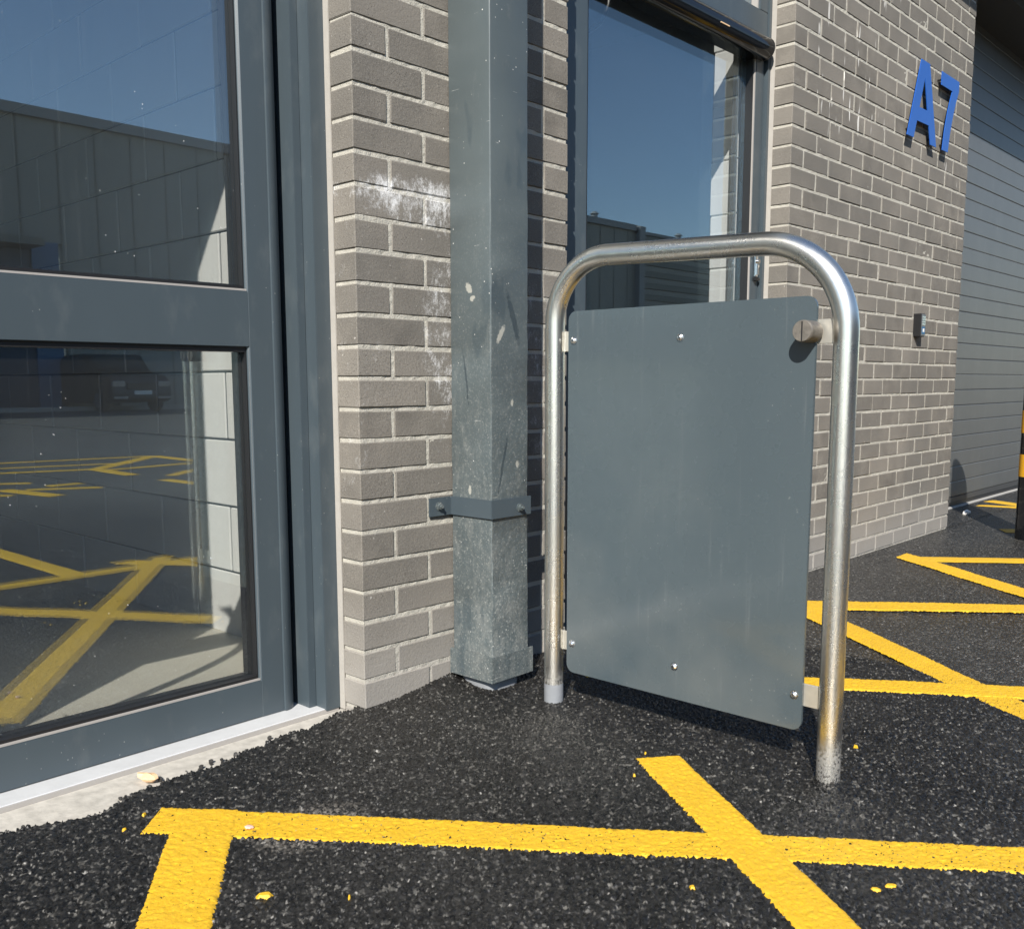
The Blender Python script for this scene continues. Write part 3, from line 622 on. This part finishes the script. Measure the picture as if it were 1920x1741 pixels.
pc = B().box(4.02, 4.139, .104, .40, -.16, 2.984).build('pier_core', M['dark']); tag(pc, 'dark return behind the wide pier', 'wall')

# ------------------------------------------------------------------ roller door
rd = thing('roller_door', 'grey slatted roller door right of the wide brick pier', 'roller door', (6.5, .31, -.06))
z = -.008; sl = None; k = 0
while z < 2.88:
    if sl is None:
        p_ = [(-.0045, 0), (-.0078, .0025), (-.0085, .006), (-.0085, .0935), (-.0070, .0962), (-.0045, .0968), (-.0045, .0984), (.012, .0984), (.012, 0)]
        sl = B().prism([(.30+a, b_) for a, b_ in p_], 'x', 4.16, 8.86).build('slat', M['slat'], rd); sl.location = Vector((0, 0, z))-rd.location
    else:
        o = sl.copy(); S.collection.objects.link(o); o.parent = rd; o.location = Vector((0, random.uniform(-.0008, .0008), z))-rd.location
    z += .0988; k += 1
part(B().box(4.16, 8.86, .286, .318, -.045, -.009), 'bottom_rail', M['dark'], rd, bevel=.003)
part(B().box(4.16, 8.86, .288, .314, -.068, -.0455), 'bottom_seal', M['rubber'], rd)
part(B().box(4.142, 4.1595, .262, .33, -.07, 2.89), 'guide_rail', M['dark'], rd)
part(B().box(8.861, 8.895, .262, .33, -.07, 2.89), 'guide_rail', M['dark'], rd)
ks = B().box(4.145, 8.9, .262, .40, -.13, -.069).build('roller_door_sill', M['kerb'], bevel=.002); tag(ks, 'pale concrete sill under the roller door', None, None, 'structure')

# ------------------------------------------------------------------ downpipe guard
dg = thing('downpipe_guard', 'square scuffed grey steel downpipe guard strapped to the narrow brick pier', 'downpipe guard', (.37, -.075, -.045))
def dents(o, amp, zs=1):
    for v in o.data.vertices: pass
gbody = B()
def rect_ring(x0, x1, y0, y1, r):
    pts = []
    for cx, cy, a0 in ((x0+r, y0+r, 180), (x1-r, y0+r, 270), (x1-r, y1-r, 0), (x0+r, y1-r, 90)):
        for k in range(4): a = R(a0+k*30); pts.append((cx+r*math.cos(a), cy+r*math.sin(a)))
    return pts
ring = rect_ring(.3025, .4415, -.150, -.004, .004)
V = []; F = []; n = len(ring); NZ = 60
for j in range(NZ+1):
    z = -.02+(2.98+.02)*j/NZ; a = .0012 if z < 1.2 else .0004
    for x, y in ring: V.append((x+random.uniform(-a, a), y+random.uniform(-a, a), z))
for j in range(NZ): F += [(j*n+i, j*n+(i+1) % n, (j+1)*n+(i+1) % n, (j+1)*n+i) for i in range(n)]
bb = B(); bb.add(V, F); part(bb, 'cover', M['guard'], dg, smooth=True)
def strap(z0, z1, pad, x0w, x1e, name, tilt=0):
    r_ = [( x0w, -.0025), (.3025-pad, -.0025), (.3025-pad, -.150-pad), (x1e, -.150-pad), (x1e, -.150-pad-.005), (.3025-pad-.005, -.150-pad-.005), (.3025-pad-.005, -.0062), (x0w, -.0062)]
    b = B().prism(r_, 'z', z0, z1); o = part(b, name, M['frame'] if name == 'bracket' else M['guard'], dg, bevel=.001); return o
st = strap(.392, .441, .0012, .219, .4475, 'bracket')
for c, ax in (((.2525, -.0062, .418), (0, -1, 0)), ((.402, -.1562, .414), (0, -1, 0))):
    b = B().cyl(c, ax, .0115, .0018, 20).cyl(Vector(c)+Vector(ax)*.0018, ax, .0085, .007, 6).cyl(Vector(c)+Vector(ax)*.0088, ax, .0045, .006, 12)
    part(b, 'bolt', M['guard'], dg)
strap(-.040, .030, .004, .291, .4535, 'base_band')
part(B().prism(rect_ring(.3115, .4265, -.140, -.012, .03), 'z', -.10, -.021), 'pipe_foot', M['tape'], dg, smooth=True)

# ------------------------------------------------------------------ hoop guard
hg = thing('hoop_guard', 'brushed stainless steel hoop guard with a grey infill panel beside the entrance door', 'hoop guard', (.372, -.67, -.073))
P = []
zt1, zt2 = 1.031, 1.018; yl, yr = -.3055, -1.0345; rl, rr_ = .150, .185
def xa(y): return .3668+(y-yl)/(yr-yl)*.0105
P += [(0, yl, z) for z in np.linspace(-.12, zt1-rl, 14)]
P += [(0, yl-rl+rl*math.cos(a), zt1-rl+rl*math.sin(a)) for a in [R(6*k) for k in range(1, 15)]]
P += [(0, y, zt1+(zt2-zt1)*(y-(yl-rl))/((yr+rr_)-(yl-rl))) for y in np.linspace(yl-rl, yr+rr_, 12)]
P += [(0, yr+rr_-rr_*math.sin(a), zt2-rr_+rr_*math.cos(a)) for a in [R(6*k) for k in range(1, 15)]]
P += [(0, yr, z) for z in np.linspace(zt2-rr_, -.12, 16)]
P = [(xa(y), y, z) for _, y, z in P]
part(B().tube(P, .0241, 40), 'tube_frame', M['steel'], hg, smooth=True)
# infill panel with round corners
cr = .022; ya, yb, za, zc = -.347, -.977, .0185, .9075; pr2 = []
for cy, cz, a0 in ((ya-cr, za+cr, 270), (ya-cr, zc-cr, 0), (yb+cr, zc-cr, 90), (yb+cr, za+cr, 180)):
    for k in range(7): a = R(a0+k*15); pr2.append((cy+cr*math.cos(a), cz+cr*math.sin(a)))
part(B().prism(pr2, 'x', .3665, .3745), 'panel', M['panel'], hg, bevel=.0008)
for y0, y1, z in ((yl-.022, ya-.030, .837), (yl-.022, ya-.030, .0945), (yb+.030, yr+.022, .8375), (yb+.030, yr+.022, .0955)):
    part(B().box(.3752, .3800, min(y0, y1), max(y0, y1), z-.024, z+.024, bev=.001), 'tab', M['zinc'], hg)
def weld(y, z0, z1, s):
    r = random.Random(z0*99); pts = [(.3735+.004, y+s*.001*r.uniform(-1, 1), z0+(z1-z0)*k/7) for k in range(8)]
    return B().tube(pts, .004, 8)
for y, s in ((yl-.0235, 1), (yr+.0235, -1)):
    for z in (.837, .095): part(weld(y, z-.024, z+.024, s), 'weld', M['zinc'], hg, smooth=True)
for i, (y, z) in enumerate(((-.3655, .8385), (-.6645, .8365), (-.3650, .0930), (-.6660, .0955), (-.9600, .0945))):
    b = B().cyl((.3664, y, z), (-1, 0, 0), .0092, .0010, 20)
    o = part(b, 'washer', M['chrome'], hg)
    b = B().cyl((.3653, y+.0008, z), (-1, 0, 0), .0070, .0028, 16, .0066).cyl((.3625, y+.0008, z), (-1, 0, 0), .0066, .0022, 16, .0036)
    part(b, 'bolt', M['chrome'], hg, smooth=True)
ds = B().cyl((.3664, -.9700, .8370), (-1, 0, 0), .0215, .043, 28).cyl((.3234, -.9700, .8370), (-1, 0, 0), .0215, .0035, 28, .0195)
ds = part(ds, 'door_stop', M['buffer'], hg, smooth=True)
o = B().box(.3190, .3205, -.9712, -.9688, .8185, .8555).build('screw_slot', M['rubber'], ds)
def band(cx, cy, z0, z1, r, n=32):
    return B().add([(cx+q*math.cos(a), cy+q*math.sin(a), z) for z, q in ((z0, r), (z1, r)) for a in [2*math.pi*k/n for k in range(n)]],
                   [(i, (i+1) % n, (i+1) % n+n, i+n) for i in range(n)])
part(band(.3668, yl, -.08, -.020, .0247), 'wrap', M['tape'], hg, smooth=True)

# ------------------------------------------------------------------ blue A and 7
def letter(name, label, cat, polys, holes=()):
    cx, cz = polys[0]
    import mathutils.geometry as G
    base = thing(name, label, cat, (sum(p[0] for p in polys)/len(polys), -.010, min(p[1] for p in polys)))
    loops = [[Vector((p[0], p[1], 0)) for p in polys]]+[[Vector((p[0], p[1], 0)) for p in h] for h in holes]
    tri = G.tessellate_polygon(loops); flat = [p for l in loops for p in l]
    n = len(flat); v = [(p.x, -.0285, p.y-.008) for p in flat]+[(p.x, -.0245, p.y-.008) for p in flat]
    f = [tuple(t_) for t_ in tri]+[tuple(i+n for i in reversed(t_)) for t_ in tri]
    k = 0
    for l in loops:
        m_ = len(l); f += [(k+i, k+(i+1) % m_, k+(i+1) % m_+n, k+i+n) for i in range(m_)]; k += m_
    b = B().add(v, f); part(b, 'face', M['blue'], base, bevel=.0006)
    return base
A = [(3.350, 2.246), (3.458, 2.246), (3.590, 1.885), (3.512, 1.885), (3.480, 1.968), (3.329, 1.965), (3.297, 1.882), (3.216, 1.882)]
la = letter('sign_letter', 'blue raised letter A on the wide brick pier', 'sign letter', A, [[(3.404, 2.172), (3.352, 2.030), (3.453, 2.032)]])
S7 = [(3.620, 2.250), (3.866, 2.250), (3.866, 2.203), (3.830, 2.140), (3.800, 2.070), (3.772, 1.985), (3.752, 1.888), (3.674, 1.888), (3.692, 1.985), (3.722, 2.080), (3.748, 2.140), (3.773, 2.186), (3.620, 2.186)]
l7 = letter('sign_number', 'blue raised figure 7 on the wide brick pier', 'sign number', S7)
for par, pts in ((la, ((3.27, 1.92), (3.55, 1.92), (3.40, 2.21))), (l7, ((3.71, 1.92), (3.64, 2.215), (3.84, 2.2)))):
    for x, z in pts: part(B().cyl((x, -.0244, z-.008), (0, 1, 0), .005, .027, 10), 'stud', M['black'], par)

# ------------------------------------------------------------------ access keypad
kp = thing('keypad', 'small black access keypad on the wide brick pier', 'keypad', (3.52, 0, .958))
part(B().box(3.4905, 3.5475, -.036, .004, .959, 1.072, bev=.003), 'housing', M['black'], kp)
part(B().box(3.4945, 3.5435, -.0385, -.0362, .963, 1.068, bev=.0008), 'face_plate', M['spacer'], kp)
for r_ in range(4):
    for c in range(3):
        part(B().box(3.500+c*.0135, 3.510+c*.0135, -.0405, -.0387, 1.020+r_*.0115-.004, 1.028+r_*.0115-.004), 'key', M['chrome'], kp)
part(B().box(3.4985, 3.5395, -.0395, -.0387, .972, 1.008), 'reader_label', M['azure'], kp)
part(B().box(3.509, 3.529, -.0402, -.0397, .982, .999), 'reader_symbol', M['plate'], kp)

# ------------------------------------------------------------------ bollard
bo = thing('bollard', 'black steel bollard with yellow bands in front of the roller door', 'bollard', (4.0386, -.463, -.075))
hh = 1.22
part(B().cyl((4.0386, -.463, -.09), (0, 0, 1), .0845, hh, 40), 'post', M['gloss'], bo, smooth=True)
dm = bmesh.new(); bmesh.ops.create_uvsphere(dm, u_segments=32, v_segments=16, radius=.0845)
me = bpy.data.meshes.new('cap'); dm.to_mesh(me); dm.free(); o = link('cap', me, M['gloss'], bo, True); o.location = Vector((4.0386, -.463, -.09+hh))-bo.location
for z0, z1 in ((.25, .365), (.475, .590), (.70, .815), (.925, 1.04)): part(band(4.0386, -.463, z0, z1, .0857, 40), 'yellow_band', M['yband'], bo, smooth=True)

# ------------------------------------------------------------------ litter and drips
def px2ground(u, v):
    d = M4.to_3x3() @ Vector(((u-950.4)/1809.76, -(v-951.8)/1809.76, -1)); t = (ZG+.002+1e-9-M4.translation.z)/d.z; return M4.translation+d*t
def crumple(name, m, loc, sx, sy, sz, seed, label, cat):
    r = random.Random(seed); bm = bmesh.new(); bmesh.ops.create_icosphere(bm, subdivisions=2, radius=1)
    for v in bm.verts: v.co = Vector((v.co.x*sx, v.co.y*sy, v.co.z*sz))*r.uniform(.65, 1.15)
    me = bpy.data.meshes.new(name); bm.to_mesh(me); bm.free(); o = link(name, me, m); o.location = loc; o.rotation_euler = (0, 0, r.uniform(0, 3)); tag(o, label, cat); return o
crumple('paper_scrap', M['peach'], (-.558, .030, -.080), .026, .014, .011, 3, 'crumpled peach scrap lying on the concrete at the door threshold', 'litter')
crumple('sealant_chip', M['pink'], (-.553, -.352, -.069), .010, .007, .003, 4, 'small pink chip at the edge of the yellow line', 'litter')
# white cable tie / curl near the bollard
o = B().tube([(px2ground(1816, 963).x+.03*math.cos(a), px2ground(1816, 963).y+.026*math.sin(a), -.066+.01*math.sin(a*2)) for a in [R(20*k) for k in range(12)]], .008, 8, Vector((0, 0, 1))).build('plastic_curl', M['white'], smooth=True)
tag(o, 'small white plastic curl on the asphalt beyond the pier foot', 'litter')
DR = [((496, 1678), .0085, 'largest yellow paint drip below the first line crossing'), ((270, 1527), .0035, 'tiny yellow drip left of the pointed line end'),
      ((233, 1555), .003, 'tiny yellow drip farthest left on the asphalt'), ((655, 1681), .0025, 'tiny yellow drip right of the largest drip'), ((1298, 1664), .006, 'yellow drip left of the lower diagonal line'),
      ((1643, 1668), .006, 'left one of the pair of yellow drips right of the diagonal line'), ((1671, 1661), .007, 'right one of the pair of yellow drips right of the diagonal line'),
      ((1604, 1399), .005, 'yellow drip right of the hoop guard foot'), ((1210, 1412), .003, 'yellow drip above the tip of the diagonal line'), ((1189, 1453), .003, 'yellow drip left of the tip of the diagonal line')]
for i, ((u, v), r_, lab) in enumerate(DR):
    p = px2ground(u, v); rr = random.Random(i); b = B(); n = 11; a0 = rr.uniform(0, 3); ax = rr.uniform(1.2, 1.9)
    ring_ = [(r_*ax*math.cos(2*math.pi*k/n)*rr.uniform(.7, 1.2), r_*math.sin(2*math.pi*k/n)*rr.uniform(.7, 1.2)) for k in range(n)]
    ca, sa = math.cos(a0), math.sin(a0); ring_ = [(x*ca-y*sa, x*sa+y*ca) for x, y in ring_]
    v_ = [(0, 0, .004)]+[(x*.6, y*.6, .0035) for x, y in ring_]+[(x, y, -.003) for x, y in ring_]
    f_ = [(0, 1+k, 1+(k+1) % n) for k in range(n)]+[(1+k, 1+n+k, 1+n+(k+1) % n, 1+(k+1) % n) for k in range(n)]
    o = B().add(v_, f_).build('paint_drip', M['paint'], smooth=True); o.location = p; tag(o, lab, 'paint drip', 'yellow paint drips on the asphalt')
# loose asphalt crumbs on the concrete sill
bm = bmesh.new()
for i in range(90):
    x = random.uniform(-1.0, .02); e = float(edge_y(np.array(x))); y = e+abs(random.gauss(0, .035))+.004
    if y > .055: continue
    r_ = random.choice((.0018, .0025, .003, .0045, .006)) if x < -.05 else random.choice((.003, .005, .007))
    n0 = len(bm.verts); bmesh.ops.create_icosphere(bm, subdivisions=1, radius=r_); bm.verts.ensure_lookup_table()
    for v in bm.verts[n0:]: v.co = v.co*random.uniform(.7, 1.2)+Vector((x, y, -.0915+r_*.6))
me = bpy.data.meshes.new('asphalt_crumbs'); bm.to_mesh(me); bm.free()
o = link('asphalt_crumbs', me, simple('crumb', (.03, .028, .026), .6)); tag(o, 'loose black asphalt crumbs on the pale concrete strip', 'crumbs', None, 'stuff')

# ------------------------------------------------------------------ across the car park (seen in the glass)
wh = thing('warehouse', 'grey-green clad warehouse across the car park reflected in the glass', 'warehouse', (14, -28, -.07))
for i in range(48):
    x = -14+i*1.15
    o = B().box(x+.02, x+1.13, -28.5, -28.02, 4.9 if x < 10.2 else -.07, 8.45).build('cladding_panel', M['clad'], wh); o.location = -Vector(wh.location)
    if x > 39: break
for i in range(48):
    x = -14+i*1.15
    o = B().box(x-.02, x+.02, -28.3, -28.0, 4.9 if x < 10.2 else -.07, 8.45).build('panel_joint', M['clad2'], wh); o.location = -Vector(wh.location)
    if x > 39: break
part(B().box(-14.3, 40.6, -28.9, -27.85, 8.45, 8.75), 'roof_trim', M['trim'], wh)
part(B().box(-14, 10.35, -28.4, -28.05, -.07, 4.65), 'loading_door', M['navy'], wh)
part(B().box(10.36, 11.15, -28.3, -27.95, -.07, 4.9), 'door_jamb', M['azure'], wh)
part(B().box(-14, 10.35, -28.6, -26.9, 4.66, 4.88), 'canopy', M['clad2'], wh)
wh2 = thing('louvred_building', 'building with dark horizontal ribbed cladding across the car park', 'building', (50, -28, -.07))
for k in range(28):
    o = B().box(41.3, 75, -28.5, -27.95+(.06 if k % 2 else 0), k*.30-.07, k*.30+.21).build('ribbed_sheet', M['clad2'] if k % 2 else M['clad'], wh2); o.location = -Vector(wh2.location)
part(B().box(40.7, 41.2, -28.6, -27.7, -.07, 8.7), 'corner_post', M['trim'], wh2)
part(B().box(40.7, 75, -28.9, -27.85, 8.35, 8.5), 'roof_trim', M['trim'], wh2)
for x in (37.5, 41, 45, 50):
    part(B().cyl((x, -28.2, 8.5 if x > 40 else 8.76), (0, 0, 1), .16, .25, 16).cyl((x, -28.2, 8.7 if x > 40 else 8.96), (0, 0, 1), .24, .12, 16, .1), 'roof_vent', M['trim'], wh2)
kb = B().box(-30, 62, -26.6, -26.3, -.12, .05).build('kerb', M['kerb']); tag(kb, 'kerb across the car park', None, None, 'structure')
# parked car facing the glass
cx, cy = 11.9, -24.6
car = thing('parked_car', 'dark estate car parked across the car park facing the doors', 'car', (cx, cy-2, -.07))
pr3 = [(-4.5, .30), (-4.55, .75), (-4.4, 1.05), (-3.9, 1.12), (-3.2, 1.62), (-1.75, 1.66), (-1.15, 1.15), (-.15, 1.0), (.0, .85), (.05, .45), (-.05, .28), (-.6, .22), (-3.9, .22)]
def caro(b, n, m, **k): o = b.build(n, m, car, **k); o.location = (0, 2, 0); return o
caro(B().prism(pr3, 'x', -.9, .9), 'body', M['carp'], bevel=.05, smooth=True)
caro(B().prism([(-3.15, 1.2), (-3.1, 1.56), (-1.85, 1.60), (-1.35, 1.2)], 'x', -.91, .91), 'side_window', M['carg'])
caro(B().add([(-.75, -1.13, 1.19), (.75, -1.13, 1.19), (.68, -1.70, 1.62), (-.68, -1.70, 1.62)], [(0, 1, 2, 3)]), 'windscreen', M['carg'])
caro(B().box(-.26, .26, .06, .075, .48, .59), 'number_plate', M['plate'])
for s in (-1, 1):
    caro(B().box(min(s*.5, s*.86), max(s*.5, s*.86), -.06, .035, .70, .86, bev=.02), 'headlight', M['lamp'])
    caro(B().box(min(s*.45, s*.85), max(s*.45, s*.85), .0, .06, .36, .42), 'fog_lamp', M['lamp'])
    for yy in (-.85, -3.6):
        w_ = caro(B().cyl((s*.72, yy, .32), (s, 0, 0), .33, .2, 28), 'wheel', M['tyre'], smooth=True)
        B().cyl((s*.921, yy, .32), (s, 0, 0), .21, .01, 20).build('rim', M['chrome'], w_)
caro(B().box(-.45, .45, .045, .062, .62, .80), 'grille', M['rubber'])
